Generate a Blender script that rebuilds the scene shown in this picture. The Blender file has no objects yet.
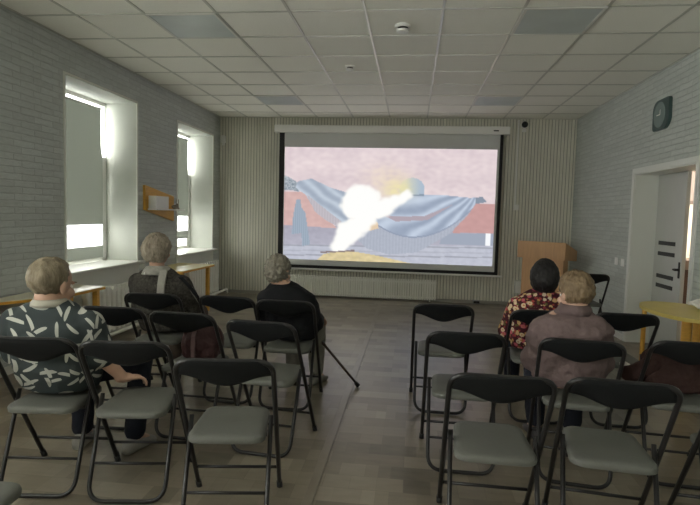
import bpy, bmesh, math, random
from mathutils import Vector, Matrix, noise
PI = math.pi
sc = bpy.context.scene
COL = sc.collection
rnd = random.Random(7)

# ---------------------------------------------------------------- room dims
XL, XR, YB, YF, H = -3.301, 2.526, 8.945, -6.2, 2.989

# ---------------------------------------------------------------- materials
def mat(name, col, rough=.6, spec=.5, metal=0., emit=None, es=0.):
    m = bpy.data.materials.new(name); m.use_nodes = True
    b = m.node_tree.nodes['Principled BSDF']
    b.inputs['Base Color'].default_value = (*col, 1)
    b.inputs['Roughness'].default_value = rough
    b.inputs['Specular IOR Level'].default_value = spec
    b.inputs['Metallic'].default_value = metal
    if emit:
        b.inputs['Emission Color'].default_value = (*emit, 1); b.inputs['Emission Strength'].default_value = es
    return m

class NT:
    def __init__(s, m):
        s.t = m.node_tree; s.n = s.t.nodes; s.b = s.n['Principled BSDF']
    def new(s, typ, **kw):
        n = s.n.new(typ)
        for k, v in kw.items(): setattr(n, k, v)
        return n
    def link(s, a, b): s.t.links.new(a, b)
    def coord(s, swz=None, scale=(1, 1, 1), rot=(0, 0, 0)):
        tc = s.new('ShaderNodeTexCoord'); o = tc.outputs['Object']
        if swz:
            sx = s.new('ShaderNodeSeparateXYZ'); cx = s.new('ShaderNodeCombineXYZ'); s.link(o, sx.inputs[0])
            for i, c in enumerate(swz):
                if c in 'xyz': s.link(sx.outputs['xyz'.index(c)], cx.inputs[i])
            o = cx.outputs[0]
        mp = s.new('ShaderNodeMapping'); mp.inputs['Scale'].default_value = scale; mp.inputs['Rotation'].default_value = rot
        s.link(o, mp.inputs[0]); return mp.outputs[0]
    def noise(s, vec, scale, detail=4, rough=.55):
        n = s.new('ShaderNodeTexNoise'); n.inputs['Scale'].default_value = scale
        n.inputs['Detail'].default_value = detail; n.inputs['Roughness'].default_value = rough
        s.link(vec, n.inputs['Vector']); return n
    def ramp(s, fac, stops, interp='LINEAR'):
        r = s.new('ShaderNodeValToRGB'); e = r.color_ramp; e.interpolation = interp
        while len(e.elements) < len(stops): e.elements.new(.5)
        for el, (p, c) in zip(e.elements, stops): el.position = p; el.color = (*c, 1)
        s.link(fac, r.inputs[0]); return r.outputs[0]
    def mix(s, fac, a, b, blend='MIX'):
        m = s.new('ShaderNodeMix', data_type='RGBA', blend_type=blend)
        for sock, v in ((m.inputs[0], fac), (m.inputs[6], a), (m.inputs[7], b)):
            if hasattr(v, 'is_linked'): s.link(v, sock)
            elif isinstance(v, (int, float)): sock.default_value = v
            else: sock.default_value = (*v, 1)
        return m.outputs[2]
    def math(s, op, a, b=None):
        m = s.new('ShaderNodeMath', operation=op)
        for i, v in enumerate((a, b)):
            if v is None: continue
            if hasattr(v, 'is_linked'): s.link(v, m.inputs[i])
            else: m.inputs[i].default_value = v
        return m.outputs[0]
    def bump(s, h, strength=.3, dist=.01):
        b = s.new('ShaderNodeBump'); b.inputs['Strength'].default_value = strength; b.inputs['Distance'].default_value = dist
        s.link(h, b.inputs['Height']); s.link(b.outputs[0], s.b.inputs['Normal'])
    def color(s, c): s.link(c, s.b.inputs['Base Color'])

def varied(name, col, rough=.6, amt=.12, scale=30, bump=0., bdist=.004, spec=.5, metal=0., stretch=(1, 1, 1)):
    m = mat(name, col, rough, spec, metal); t = NT(m); v = t.coord(scale=stretch)
    n = t.noise(v, scale)
    t.color(t.ramp(n.outputs[0], [(.25, [c * (1 - amt) for c in col]), (.75, [min(1, c * (1 + amt)) for c in col])]))
    if bump: t.bump(n.outputs[0], bump, bdist)
    return m

def brick_wall(name, base, mortar):
    m = mat(name, base, .75, .3); t = NT(m); v = t.coord('yz')
    n0 = t.noise(v, 9, 3)
    va = t.new('ShaderNodeVectorMath', operation='MULTIPLY_ADD'); va.inputs[1].default_value = (.03, .018, 0)
    t.link(n0.outputs['Color'], va.inputs[0]); t.link(v, va.inputs[2])
    br = t.new('ShaderNodeTexBrick'); br.inputs['Scale'].default_value = 1
    br.inputs['Brick Width'].default_value = .25; br.inputs['Row Height'].default_value = .056
    br.inputs['Mortar Size'].default_value = .006; br.inputs['Mortar Smooth'].default_value = .5; br.offset = .37
    br.inputs['Color1'].default_value = (*[c * .88 for c in base], 1); br.inputs['Color2'].default_value = (*[c * 1.12 for c in base], 1)
    br.inputs['Mortar'].default_value = (*mortar, 1)
    t.link(va.outputs[0], br.inputs['Vector'])
    n = t.noise(t.coord('yz', (1, 3.2, 1)), 14, 5, .65)
    c = t.mix(.5, br.outputs['Color'], t.ramp(n.outputs[0], [(.3, [x * .84 for x in base]), (.7, [x * 1.14 for x in base])]))
    t.color(c)
    hgt = t.math('ADD', t.math('MULTIPLY', br.outputs['Fac'], -1.), t.math('MULTIPLY', n.outputs[0], .7))
    t.bump(hgt, .55, .009)
    return m

M = {}
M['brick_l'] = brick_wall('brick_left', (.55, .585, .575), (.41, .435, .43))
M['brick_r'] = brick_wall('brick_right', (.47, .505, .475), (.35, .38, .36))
M['plain'] = varied('plain_wall', (.5, .5, .48), .8, .05, 5)
M['slat'] = varied('slat_panel', (.715, .70, .61), .6, .06, 12, stretch=(1, 1, .2))
M['groove'] = mat('slat_groove', (.36, .35, .31), .8)
M['white_paint'] = varied('white_paint', (.74, .76, .70), .55, .03, 6)
M['sill'] = mat('sill_plastic', (.74, .75, .70), .35)
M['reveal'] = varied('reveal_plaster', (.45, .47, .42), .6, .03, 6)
M['white'] = mat('white_plastic', (.78, .78, .75), .4)
M['rad'] = mat('radiator_white', (.90, .90, .84), .4)
M['grid'] = mat('ceiling_grid', (.66, .66, .62), .35)
M['tbar'] = mat('ceiling_tbar', (.55, .55, .49), .32, .6, .35)
M['black'] = mat('black_vinyl', (.009, .010, .011), .6, .22)
M['blackmetal'] = mat('black_metal', (.016, .015, .015), .36, .4)
M['rubber'] = mat('rubber', (.02, .02, .02), .7)
M['seat'] = varied('grey_seat', (.102, .105, .092), .6, .05, 60, .1, .001)
M['orange'] = varied('orange_wood', (.70, .38, .06), .45, .12, 10, stretch=(1, 1, 6))
M['yellow'] = varied('yellow_top', (.60, .47, .12), .4, .07, 6)
M['paletop'] = mat('pale_top', (.70, .67, .52), .32)
M['paletop2'] = mat('pale_yellow_top', (.66, .57, .24), .32)
M['lectern'] = varied('lectern_wood', (.58, .34, .17), .4, .1, 5, stretch=(8, 8, .7))
M['door'] = varied('door_white', (.50, .51, .48), .45, .03, 5)
M['casing'] = mat('casing_white', (.66, .68, .64), .45)
M['darkglass'] = mat('dark_glass', (.02, .022, .024), .15)
M['clock'] = mat('clock_teal', (.045, .085, .082), .3)
M['clockface'] = mat('clock_face', (.17, .23, .22), .4)
M['grey'] = mat('mid_grey', (.3, .3, .3), .5)
M['screen_cloth'] = mat('screen_cloth', (.62, .63, .62), .9)
M['lightpanel'] = varied('unlit_diffuser', (.50, .55, .55), .3, .10, 2.5)
M['skin'] = varied('skin', (.50, .31, .225), .5, .08, 25)
M['snow'] = mat('snowy_ground', (.85, .86, .88), .9)
M['lips'] = mat('lips', (.33, .13, .11), .5)
M['eyewhite'] = mat('eye_white', (.8, .78, .75), .2)
M['corr'] = mat('corridor_beige', (.72, .60, .46), .7)
M['brown'] = mat('dark_brown', (.10, .06, .045), .5)
M['brownlt'] = mat('brown_mid', (.28, .22, .19), .5)

def floor_mat():
    m = mat('floor_vinyl', (.2, .17, .14), .42, .45); t = NT(m); v = t.coord()
    def br(w, h, off):
        b = t.new('ShaderNodeTexBrick'); b.inputs['Scale'].default_value = 1; b.offset = off
        b.inputs['Brick Width'].default_value = w; b.inputs['Row Height'].default_value = h
        b.inputs['Mortar Size'].default_value = .0015; b.inputs['Mortar Smooth'].default_value = .3
        b.inputs['Color1'].default_value = (.080, .067, .049, 1); b.inputs['Color2'].default_value = (.325, .283, .219, 1)
        b.inputs['Mortar'].default_value = (.13, .11, .085, 1); t.link(v, b.inputs['Vector']); return b
    b1 = br(.42, .14, .33); b2 = br(.14, .14, .5)
    n = t.noise(t.coord(scale=(1.5, 5, 1)), 5, 4, .55)
    c = t.mix(.42, b1.outputs['Color'], b2.outputs['Color'])
    c = t.mix(.30, c, t.ramp(n.outputs[0], [(.25, (.12, .10, .074)), (.75, (.28, .24, .18))]))
    t.color(c)
    r = t.ramp(n.outputs[0], [(.2, (.27,) * 3), (.8, (.34,) * 3)]); t.link(r, t.b.inputs['Roughness'])
    t.bump(b1.outputs['Fac'], -.1, .002)
    return m
M['floor'] = floor_mat()
def tile_mat():
    m = mat('ceiling_tile', (.72, .71, .665), .85, .2); t = NT(m); v = t.coord()
    n = t.noise(v, 90, 3); n2 = t.noise(v, .8, 2)
    c = t.ramp(n.outputs[0], [(.3, (.83, .825, .75)), (.6, (.89, .885, .81))])
    t.color(t.mix(.25, c, t.ramp(n2.outputs[0], [(.3, (.82, .815, .75)), (.7, (.89, .885, .82))])))
    t.bump(n.outputs[0], .12, .002); return m
M['tile'] = tile_mat()
def blind_mat():
    m = bpy.data.materials.new('blind_fabric'); m.use_nodes = True; t = m.node_tree; t.nodes.clear()
    o = t.nodes.new('ShaderNodeOutputMaterial'); mx = t.nodes.new('ShaderNodeMixShader'); mx.inputs[0].default_value = .27
    d = t.nodes.new('ShaderNodeBsdfDiffuse'); d.inputs[0].default_value = (.42, .44, .41, 1)
    r = t.nodes.new('ShaderNodeBsdfTranslucent'); r.inputs[0].default_value = (.46, .48, .44, 1)
    t.links.new(d.outputs[0], mx.inputs[1]); t.links.new(r.outputs[0], mx.inputs[2]); t.links.new(mx.outputs[0], o.inputs[0]); return m
M['blind'] = blind_mat()
def sheer_mat():
    m = bpy.data.materials.new('blind_sheer'); m.use_nodes = True; t = m.node_tree; t.nodes.clear()
    o = t.nodes.new('ShaderNodeOutputMaterial'); mx = t.nodes.new('ShaderNodeMixShader'); mx.inputs[0].default_value = .35
    d = t.nodes.new('ShaderNodeBsdfTransparent'); r = t.nodes.new('ShaderNodeBsdfTranslucent'); r.inputs[0].default_value = (.8, .8, .8, 1)
    t.links.new(d.outputs[0], mx.inputs[1]); t.links.new(r.outputs[0], mx.inputs[2]); t.links.new(mx.outputs[0], o.inputs[0]); return m
M['sheer'] = sheer_mat()
def glass_mat():
    m = bpy.data.materials.new('window_glass'); m.use_nodes = True; t = m.node_tree; t.nodes.clear()
    o = t.nodes.new('ShaderNodeOutputMaterial'); mx = t.nodes.new('ShaderNodeMixShader'); mx.inputs[0].default_value = .06
    d = t.nodes.new('ShaderNodeBsdfTransparent'); r = t.nodes.new('ShaderNodeBsdfGlossy'); r.inputs[1].default_value = .02
    t.links.new(d.outputs[0], mx.inputs[1]); t.links.new(r.outputs[0], mx.inputs[2]); t.links.new(mx.outputs[0], o.inputs[0]); return m
M['glass'] = glass_mat()

def hair_mat(name, dark, light, scale=40):
    m = mat(name, dark, .55, .35); t = NT(m)
    n = t.noise(t.coord(scale=(1, 1, .22)), scale, 5, .7)
    t.color(t.ramp(n.outputs[0], [(.3, dark), (.68, light)])); t.bump(n.outputs[0], .9, .012); return m
def stroke_mat():      # dark slate shirt printed with pale, slightly bent leaf strokes
    base = (.040, .050, .052); pale = (.42, .42, .38); m = mat('leaf_print', base, .8, .2); t = NT(m); prev = base
    tc = t.new('ShaderNodeTexCoord'); sx = t.new('ShaderNodeSeparateXYZ'); t.link(tc.outputs['Object'], sx.inputs[0])
    u = t.math('ADD', sx.outputs[0], t.math('MULTIPLY', sx.outputs[1], .9)); w = sx.outputs[2]
    for seed, dens, thr in ((0., 12.5, .0), (4.3, 11., .74)):
        cx = t.new('ShaderNodeCombineXYZ'); t.link(t.math('ADD', t.math('MULTIPLY', u, dens), seed), cx.inputs[0]); t.link(t.math('ADD', t.math('MULTIPLY', w, dens * 1.12), seed), cx.inputs[1])
        vo = t.new('ShaderNodeTexVoronoi', voronoi_dimensions='2D'); vo.inputs['Scale'].default_value = 1; vo.inputs['Randomness'].default_value = .8
        t.link(cx.outputs[0], vo.inputs['Vector'])
        df = t.new('ShaderNodeVectorMath', operation='SUBTRACT'); t.link(cx.outputs[0], df.inputs[0]); t.link(vo.outputs['Position'], df.inputs[1])
        d = t.new('ShaderNodeSeparateXYZ'); t.link(df.outputs[0], d.inputs[0]); q = t.new('ShaderNodeSeparateColor'); t.link(vo.outputs['Color'], q.inputs[0])
        an = t.math('MULTIPLY', q.outputs[0], 6.3); cs = t.math('COSINE', an); sn = t.math('SINE', an)
        a = t.math('ADD', t.math('MULTIPLY', d.outputs[0], cs), t.math('MULTIPLY', d.outputs[1], sn))
        b = t.math('SUBTRACT', t.math('MULTIPLY', d.outputs[1], cs), t.math('MULTIPLY', d.outputs[0], sn))
        b = t.math('ADD', b, t.math('MULTIPLY', t.math('MULTIPLY', a, a), .2))
        e = t.math('ADD', t.math('POWER', t.math('ABSOLUTE', t.math('DIVIDE', a, .56)), 2.6), t.math('POWER', t.math('ABSOLUTE', t.math('DIVIDE', b, .125)), 2.))
        prev = t.mix(t.math('MULTIPLY', t.math('LESS_THAN', e, 1.), t.math('GREATER_THAN', q.outputs[1], thr)), prev, pale)
    t.color(prev); return m
def floral_mat():
    m = mat('floral_print', (.06, .01, .015), .8, .2); t = NT(m); v = t.coord()
    def layer(scale, seed, thr, ramp, prev):
        ad = t.new('ShaderNodeVectorMath', operation='ADD'); ad.inputs[1].default_value = (seed, seed, seed); t.link(v, ad.inputs[0])
        vo = t.new('ShaderNodeTexVoronoi'); vo.inputs['Scale'].default_value = scale; t.link(ad.outputs[0], vo.inputs['Vector'])
        nn = t.noise(ad.outputs[0], scale * 4, 1); d = t.math('ADD', vo.outputs['Distance'], t.math('MULTIPLY', nn.outputs[0], .35))
        sc_ = t.new('ShaderNodeSeparateColor'); t.link(vo.outputs['Color'], sc_.inputs[0])
        return t.mix(t.math('LESS_THAN', d, thr), prev, t.ramp(sc_.outputs[0], ramp, 'CONSTANT'))
    c = (.055, .010, .016)
    c = layer(38, 2.2, .60, [(0, (.30, .05, .04)), (.3, (.10, .09, .03)), (.55, (.40, .20, .08)), (.8, (.22, .03, .05))], c)
    c = layer(25, 5.1, .60, [(0, (.60, .46, .30)), (.35, (.46, .10, .13)), (.55, (.50, .33, .15)), (.8, (.55, .46, .34))], c)
    c = layer(25, 5.1, .30, [(0, (.40, .16, .03)), (.5, (.55, .30, .20)), (.7, (.35, .10, .03))], c)
    t.color(c); return m
def knit_mat():
    m = mat('dark_knit', (.06, .055, .05), .9, .15); t = NT(m); v = t.coord()
    n = t.noise(v, 55, 4, .7)
    t.color(t.ramp(n.outputs[0], [(.35, (.030, .027, .025)), (.62, (.085, .078, .068)), (.8, (.16, .15, .13))])); t.bump(n.outputs[0], .5, .006); return m
def cloth(name, col, amt=.15, scale=9, b=.5, bd=.02, stretch=(1, 1, 1)):
    return varied(name, col, .85, amt, scale, b, bd, .15, 0., stretch)
M['leaf'] = stroke_mat(); M['floral'] = floral_mat(); M['knit'] = knit_mat()
M['blackcloth'] = cloth('black_wool', (.013, .0135, .016))
M['mauve'] = cloth('mauve_cloth', (.145, .105, .103), .13, 11, .7, .03)
M['navy'] = cloth('navy_cloth', (.017, .019, .027))
M['beige'] = cloth('beige_grey_cloth', (.23, .215, .185))
M['brownskirt'] = cloth('brown_cloth', (.11, .085, .07))
M['collar'] = cloth('cream_collar', (.40, .38, .32), .05)
M['greyknit'] = cloth('pale_grey_cloth', (.33, .32, .29), .12, 40)
M['maroon'] = cloth('maroon_nylon', (.060, .030, .031), .25, 9, .8, .03); M['maroon'].node_tree.nodes['Principled BSDF'].inputs['Roughness'].default_value = .5
M['maroonlight'] = cloth('maroon_stripe', (.13, .085, .085), .15)
M['browncoat'] = cloth('brown_coat', (.05, .027, .024), .25, 8, .8, .03)
M['shoe'] = mat('grey_shoe', (.26, .25, .23), .6)
M['shoedark'] = mat('dark_shoe', (.05, .045, .045), .6)
M['whitecloth'] = cloth('white_paper', (.70, .68, .62), .08, 20)
M['cane'] = mat('cane_wood', (.05, .030, .022), .35)
M['figurine'] = varied('figurine', (.32, .28, .21), .6, .3, 40)

# ---------------------------------------------------------------- mesh helpers
class MB:
    def __init__(s): s.bm = bmesh.new(); s.fm = []
    def box(s, x0, x1, y0, y1, z0, z1, bev=0., seg=2, rot=None, mi=0):
        r = bmesh.ops.create_cube(s.bm, size=1.); vs = r['verts']
        bmesh.ops.transform(s.bm, verts=vs, matrix=Matrix.Translation(((x0 + x1) / 2, (y0 + y1) / 2, (z0 + z1) / 2)) @ Matrix.Diagonal((abs(x1 - x0), abs(y1 - y0), abs(z1 - z0), 1)))
        if rot is not None: bmesh.ops.transform(s.bm, verts=vs, matrix=rot)
        fs = {f for v in vs for f in v.link_faces}
        if mi:
            for f in fs: f.material_index = mi
        if bev:
            es = list({e for v in vs for e in v.link_edges})
            bmesh.ops.bevel(s.bm, geom=es, offset=bev, segments=seg, profile=.5, affect='EDGES')
        return s
    def sphere(s, c, r, u=20, v=12, rot=None):
        if not hasattr(r, '__len__'): r = (r, r, r)
        q = bmesh.ops.create_uvsphere(s.bm, u_segments=u, v_segments=v, radius=1.)
        m = Matrix.Translation(c) @ (rot.to_4x4() if rot is not None else Matrix.Identity(4)) @ Matrix.Diagonal((*r, 1))
        bmesh.ops.transform(s.bm, verts=q['verts'], matrix=m); return s
    def loft(s, rings, cap=True):
        vr = [[s.bm.verts.new(p) for p in r] for r in rings]; n = len(vr[0])
        for a, b in zip(vr, vr[1:]):
            for i in range(n): s.bm.faces.new((a[i], a[(i + 1) % n], b[(i + 1) % n], b[i]))
        if cap: s.bm.faces.new(list(reversed(vr[0]))); s.bm.faces.new(vr[-1])
        return s
    def tube(s, pts, r, seg=10, ends=True):
        pts = [Vector(p) for p in pts]; n = len(pts); rs = list(r) if hasattr(r, '__len__') else [r] * n
        tg = [(pts[min(i + 1, n - 1)] - pts[max(i - 1, 0)]).normalized() for i in range(n)]
        up = Vector((0, 0, 1)) if abs(tg[0].z) < .9 else Vector((1, 0, 0)); a = tg[0].cross(up).normalized(); rings = []
        for i in range(n):
            a = (a - tg[i] * a.dot(tg[i])).normalized(); b = tg[i].cross(a)
            rings.append([pts[i] + (a * math.cos(2 * PI * k / seg) + b * math.sin(2 * PI * k / seg)) * rs[i] for k in range(seg)])
        return s.loft(rings, ends)
    def limb(s, pts, r, seg=16):      # tube with round joints, for voxel merging
        s.tube(pts, r, seg)
        for p, q in zip(pts, r): s.sphere(p, q, 16, 10)
        return s
    def lathe(s, prof, c=(0, 0, 0), seg=24, rot=None):
        rings = []
        for r, z in prof:
            ring = []
            for k in range(seg):
                v = Vector((r * math.cos(2 * PI * k / seg), r * math.sin(2 * PI * k / seg), z))
                ring.append((rot @ v if rot is not None else v) + Vector(c))
            rings.append(ring)
        return s.loft(rings)
    def prism(s, pts, d, axis='z'):   # pts 2-d outline extruded from d0 to d1
        def P(a, b, t): return {'z': (a, b, t), 'x': (t, a, b), 'y': (a, t, b)}[axis]
        return s.loft([[P(a, b, d[0]) for a, b in pts], [P(a, b, d[1]) for a, b in pts]])
    def build(s, name, m, parent=None, smooth=False, loc=None):
        bmesh.ops.recalc_face_normals(s.bm, faces=s.bm.faces[:])
        me = bpy.data.meshes.new(name); s.bm.to_mesh(me); s.bm.free()
        for q in (m if isinstance(m, (list, tuple)) else [m]): me.materials.append(q)
        o = bpy.data.objects.new(name, me); COL.objects.link(o)
        if smooth:
            for p in me.polygons: p.use_smooth = True
            if smooth == 'angle':
                try: me.set_sharp_from_angle(angle=math.radians(38))
                except Exception: pass
        if parent: o.parent = parent
        if loc: o.location = loc
        return o

def fillet(pts, r, n=6):
    pts = [Vector(p) for p in pts]; out = [pts[0]]
    for i in range(1, len(pts) - 1):
        a, b, c = pts[i - 1], pts[i], pts[i + 1]; u = (a - b).normalized(); v = (c - b).normalized()
        ang = u.angle(v); t = min(r / math.tan(ang / 2), (a - b).length * .49, (c - b).length * .49)
        p0, p1 = b + u * t, b + v * t
        for k in range(n + 1):
            w = k / n; out.append(p0 * (1 - w) ** 2 + b * 2 * w * (1 - w) + p1 * w ** 2)
    out.append(pts[-1]); return out
def rrect(x0, x1, y0, y1, r, n=5):
    out = []
    for cx, cy, a0 in ((x1 - r, y1 - r, 0), (x0 + r, y1 - r, 90), (x0 + r, y0 + r, 180), (x1 - r, y0 + r, 270)):
        for k in range(n + 1):
            a = math.radians(a0 + 90 * k / n); out.append((cx + r * math.cos(a), cy + r * math.sin(a)))
    return out

def remesh(mb, name, m, parent, voxel=.01, smooth=6, disp=None):
    """fuse the overlapping shapes of mb into one continuous skin"""
    bmesh.ops.recalc_face_normals(mb.bm, faces=mb.bm.faces[:])
    me = bpy.data.meshes.new(name + '_src'); mb.bm.to_mesh(me); mb.bm.free()
    t = bpy.data.objects.new(name + '_src', me); COL.objects.link(t)
    md = t.modifiers.new('r', 'REMESH'); md.mode = 'VOXEL'; md.voxel_size = voxel; md.use_smooth_shade = True
    if smooth:
        s = t.modifiers.new('s', 'SMOOTH'); s.factor = .5; s.iterations = smooth
    dg = bpy.context.evaluated_depsgraph_get(); dg.update()
    me2 = bpy.data.meshes.new_from_object(t.evaluated_get(dg)); me2.name = name
    bpy.data.objects.remove(t); bpy.data.meshes.remove(me)
    if disp:
        nv = [v.normal.copy() for v in me2.vertices]
        for v, nn in zip(me2.vertices, nv): v.co += nn * disp(v.co)
    for p in me2.polygons: p.use_smooth = True
    me2.materials.clear(); me2.materials.append(m)
    o = bpy.data.objects.new(name, me2); COL.objects.link(o)
    if parent: o.parent = parent
    return o

def tag(o, label=None, cat=None, group=None, kind=None):
    if label: o['label'] = label
    if cat: o['category'] = cat
    if group: o['group'] = group
    if kind: o['kind'] = kind
    return o
def empty(name, loc, rz=0, label=None, cat=None, group=None):
    o = bpy.data.objects.new(name, None); COL.objects.link(o); o.location = loc; o.rotation_euler = (0, 0, rz); o.empty_display_size = .1
    return tag(o, label, cat, group)
def struct(o, label=None): return tag(o, label, kind='structure')
def dup(root, loc, rz, label=None):
    r = root.copy(); COL.objects.link(r); r.location = loc; r.rotation_euler = (0, 0, rz)
    if label: r['label'] = label
    for ch in list(root.children):
        c = ch.copy(); COL.objects.link(c); c.parent = r
        for g in list(ch.children):
            d = g.copy(); COL.objects.link(d); d.parent = c
    return r

def sst(a, b, x): t = max(0., min(1., (x - a) / (b - a))); return t * t * (3 - 2 * t)
# ---------------------------------------------------------------- shell
struct(MB().box(XL - .6, XR + .3, YF - .2, YB + .3, -.2, 0).build('floor', M['floor']))
struct(MB().box(-.487, -.437, YF + .02, YB - .06, 0.0005, .006, .002).build('trim_1', varied('floor_strip', (.20, .172, .135), .3, .1, 8)), 'flat brownish cable strip running along the floor of the aisle')
struct(MB().box(XL - .6, XR + .3, YF - .2, YB + .3, H, H + .2).build('ceiling', M['tile']))
g = MB(); x = -2.222 - .6 * 2
GX = [-2.222 + .6 * k for k in range(-1, 8)]; GY = [4.268 + .6 * k for k in range(-17, 8)]
for x in GX: g.box(x - .011, x + .011, YF, YB, H - .005, H + .002)
for y in GY: g.box(XL, XR, y - .011, y + .011, H - .005, H + .002)
# wall angle
g.box(XL, XL + .02, YF, YB, H - .006, H); g.box(XR - .02, XR, YF, YB, H - .006, H); g.box(XL, XR, YB - .03, YB, H - .006, H)
struct(g.build('trim_2', M['tbar']), 'white metal grid of the suspended ceiling')

# left wall with window openings
WIN = [(4.81, 6.17, .775, 2.66), (7.26, 8.63, .77, 2.635), (2.36, 3.72, .775, 2.66), (-.09, 1.27, .775, 2.66), (-2.54, -1.18, .775, 2.66), (-5.0, -3.64, .775, 2.66)]
W0 = -.45
ys = sorted(WIN); g = MB(); y0 = YF - .2
for a, b, c, d in ys:
    g.box(XL - .5, XL, y0, a, 0, H); g.box(XL - .5, XL, a, b, 0, c - .03); g.box(XL - .5, XL, a, b, d, H); y0 = b
g.box(XL - .5, XL, y0, YB + .3, 0, H)
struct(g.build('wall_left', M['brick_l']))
# right wall with doorway
DY0, DY1, DZ = 5.20, 6.56, 1.955
g = MB(); g.box(XR, XR + .31, YF - .2, DY0, 0, H); g.box(XR, XR + .31, DY1, YB + .3, 0, H); g.box(XR, XR + .31, DY0, DY1, DZ, H)
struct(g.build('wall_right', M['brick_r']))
struct(MB().box(XL - .5, XR + .31, YF - .2, YF, 0, H).build('wall_near', M['plain']))
# back wall: vertical slats standing proud of a recessed panel
g = MB(); g.box(XL - .5, XR + .31, YB, YB + .25, 0, H, mi=1)
p = .05; n = int((XR - XL) / p); 
for k in range(n + 1):
    x = XL + k * p; x1 = min(x + p - .010, XR)
    if x1 - x > .01: g.prism([(x, YB), (x + .006, YB - .012), (x1 - .006, YB - .012), (x1, YB)], (0, H))
struct(g.build('wall_back', [M['slat'], M['groove']]))
# baseboards
struct(MB().box(XL, XL + .015, YF, YB - .015, 0, .07).build('baseboard_left', M['grid']))
g = MB(); g.box(XR - .015, XR, YF, DY0 - .07, 0, .07); g.box(XR - .015, XR, DY1 + .07, YB - .015, 0, .07)
struct(g.build('baseboard_right', M['grid']))
struct(MB().box(XL, XR, YB - .03, YB - .014, 0, .05).build('baseboard_back', M['groove']))

# windows
blind_labels = ['grey roller blind on the nearer window, bright sheer stripe near its foot', 'grey roller blind on the window beside the ribbed end wall']
for i, (a, b, c, d) in enumerate(WIN):
    xo = XL - .40
    w = struct(empty('window_%d' % (i + 1), (XL - .2, (a + b) / 2, c)), 'deep white window recess in the left wall')
    w['kind'] = 'structure'
    def P(mb, nm, m, par=w, sm=False):
        o = mb.build(nm, m, par, sm); o.location = -w.location; return o
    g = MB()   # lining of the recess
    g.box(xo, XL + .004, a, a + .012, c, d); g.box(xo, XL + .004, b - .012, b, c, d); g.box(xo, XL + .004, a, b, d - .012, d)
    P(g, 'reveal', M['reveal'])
    g = MB()   # white corner beading
    for y_ in (a, b): g.box(XL - .002, XL + .006, y_ - .02, y_ + .012 if y_ == a else y_ + .008, c, d + .012)
    g.box(XL - .002, XL + .006, a - .02, b + .008, d - .008, d + .014)
    P(g, 'edge_bead', M['white_paint'])
    P(MB().box(xo - .02, XL + .075, a - .05, b + .05, c - .03, c, .008), 'window_sill', M['sill'])
    g = MB()
    g.box(xo - .05, xo, a, a + .055, c, d); g.box(xo - .05, xo, b - .02, b, c, d); g.box(xo - .05, xo, a, b, c, c + .05); g.box(xo - .05, xo, a, b, d - .055, d)
    g.box(xo - .02, xo + .01, b - .13, b - .02, c, d - .66)
    P(g, 'window_frame', M['white'])
    P(MB().box(xo - .03, xo - .024, a + .05, b - .05, c + .045, d - .05), 'pane', M['glass'])
    if i > 2: continue
    # roller blind, hung just inside the frame
    bot, s0, s1 = {0: (.815, .955, 1.205), 1: (.95, 1.065, 1.30), 2: (.815, .955, 1.205)}[i]
    xb = xo + .03; top = d - .115
    def edge(z): return b - .13 - .03 * (1 - sst(.42, .56, top - z))
    def cloth_strip(za, zb, n=14):
        g = MB(); rows = [(za + (zb - za) * k / n) for k in range(n + 1)]
        return g.loft([[(xb, a + .02, z), (xb, edge(z), z), (xb - .0015, edge(z), z), (xb - .0015, a + .02, z)] for z in rows])
    g = cloth_strip(top, s1, 30)
    bl = empty('roller_blind', (xb, (a + b) / 2, bot), 0, (blind_labels + ['grey roller blind on the window beside the nearest chairs, outside the frame'])[i], 'blind')
    def Q(mb, nm, m, sm=False):
        o = mb.build(nm, m, bl, sm); o.location = -Vector(bl.location); return o
    Q(g, 'fabric', M['blind']); Q(cloth_strip(s1, s0), 'sheer_band', M['sheer']); Q(cloth_strip(s0, bot), 'lower_band', M['blind'])
    Q(MB().tube([(xb, a + .02, top + .008), (xb, b - .165, top + .008)], .013, 12), 'roller', M['grid'], 'angle')
    Q(MB().box(xb - .005, xb + .005, a + .02, b - .07, bot - .012, bot, .003), 'hem_bar', M['grid'])

# smooth white plaster below the window sills
g = MB()
for a, b, c, d in WIN: g.box(XL - .002, XL + .008, a - .02, b + .02, 0, c - .03)
struct(g.build('trim_5', M['white_paint']), 'smooth white plaster panels below the window sills')
struct(MB().box(-60, XL - .55, -20, 60, -1.25, -1.2).build('ground', M['snow']), 'bright snowy ground outside the windows')
# ---------------------------------------------------------------- doorway, door, corridor
g = MB()
cw = .06
g.box(XR - .014, XR + .003, DY1, DY1 + cw, 0, DZ + cw, .003); g.box(XR - .014, XR + .003, DY0 - cw, DY0, 0, DZ + cw, .003); g.box(XR - .014, XR + .003, DY0, DY1, DZ, DZ + cw, .003)
struct(g.build('trim_3', M['casing']), 'white casing around the doorway')
g = MB(); g.box(XR, XR + .31, DY1 - .012, DY1, 0, DZ); g.box(XR, XR + .31, DY0, DY0 + .012, 0, DZ); g.box(XR, XR + .31, DY0, DY1, DZ - .012, DZ)
struct(g.build('trim_4', M['casing']), 'white lining of the doorway recess')
dr = struct(empty('door_1', (XR + .30, DY1 - .02, 0)), 'white door with four dark glass strips, standing slightly open')
def D(mb, nm, m, sm=False):
    o = mb.build(nm, m, dr, sm); o.location = -Vector(dr.location); return o
ly0, ly1 = 5.895, 6.54
D(MB().box(XR + .25, XR + .29, ly0, ly1, .01, 1.94, .003), 'door_leaf', M['door'])
for z in (1.18, 1.062, .812, .705):
    D(MB().box(XR + .247, XR + .254, 6.05, 6.44, z - .022, z + .022), 'glass_strip', M['darkglass'])
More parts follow.
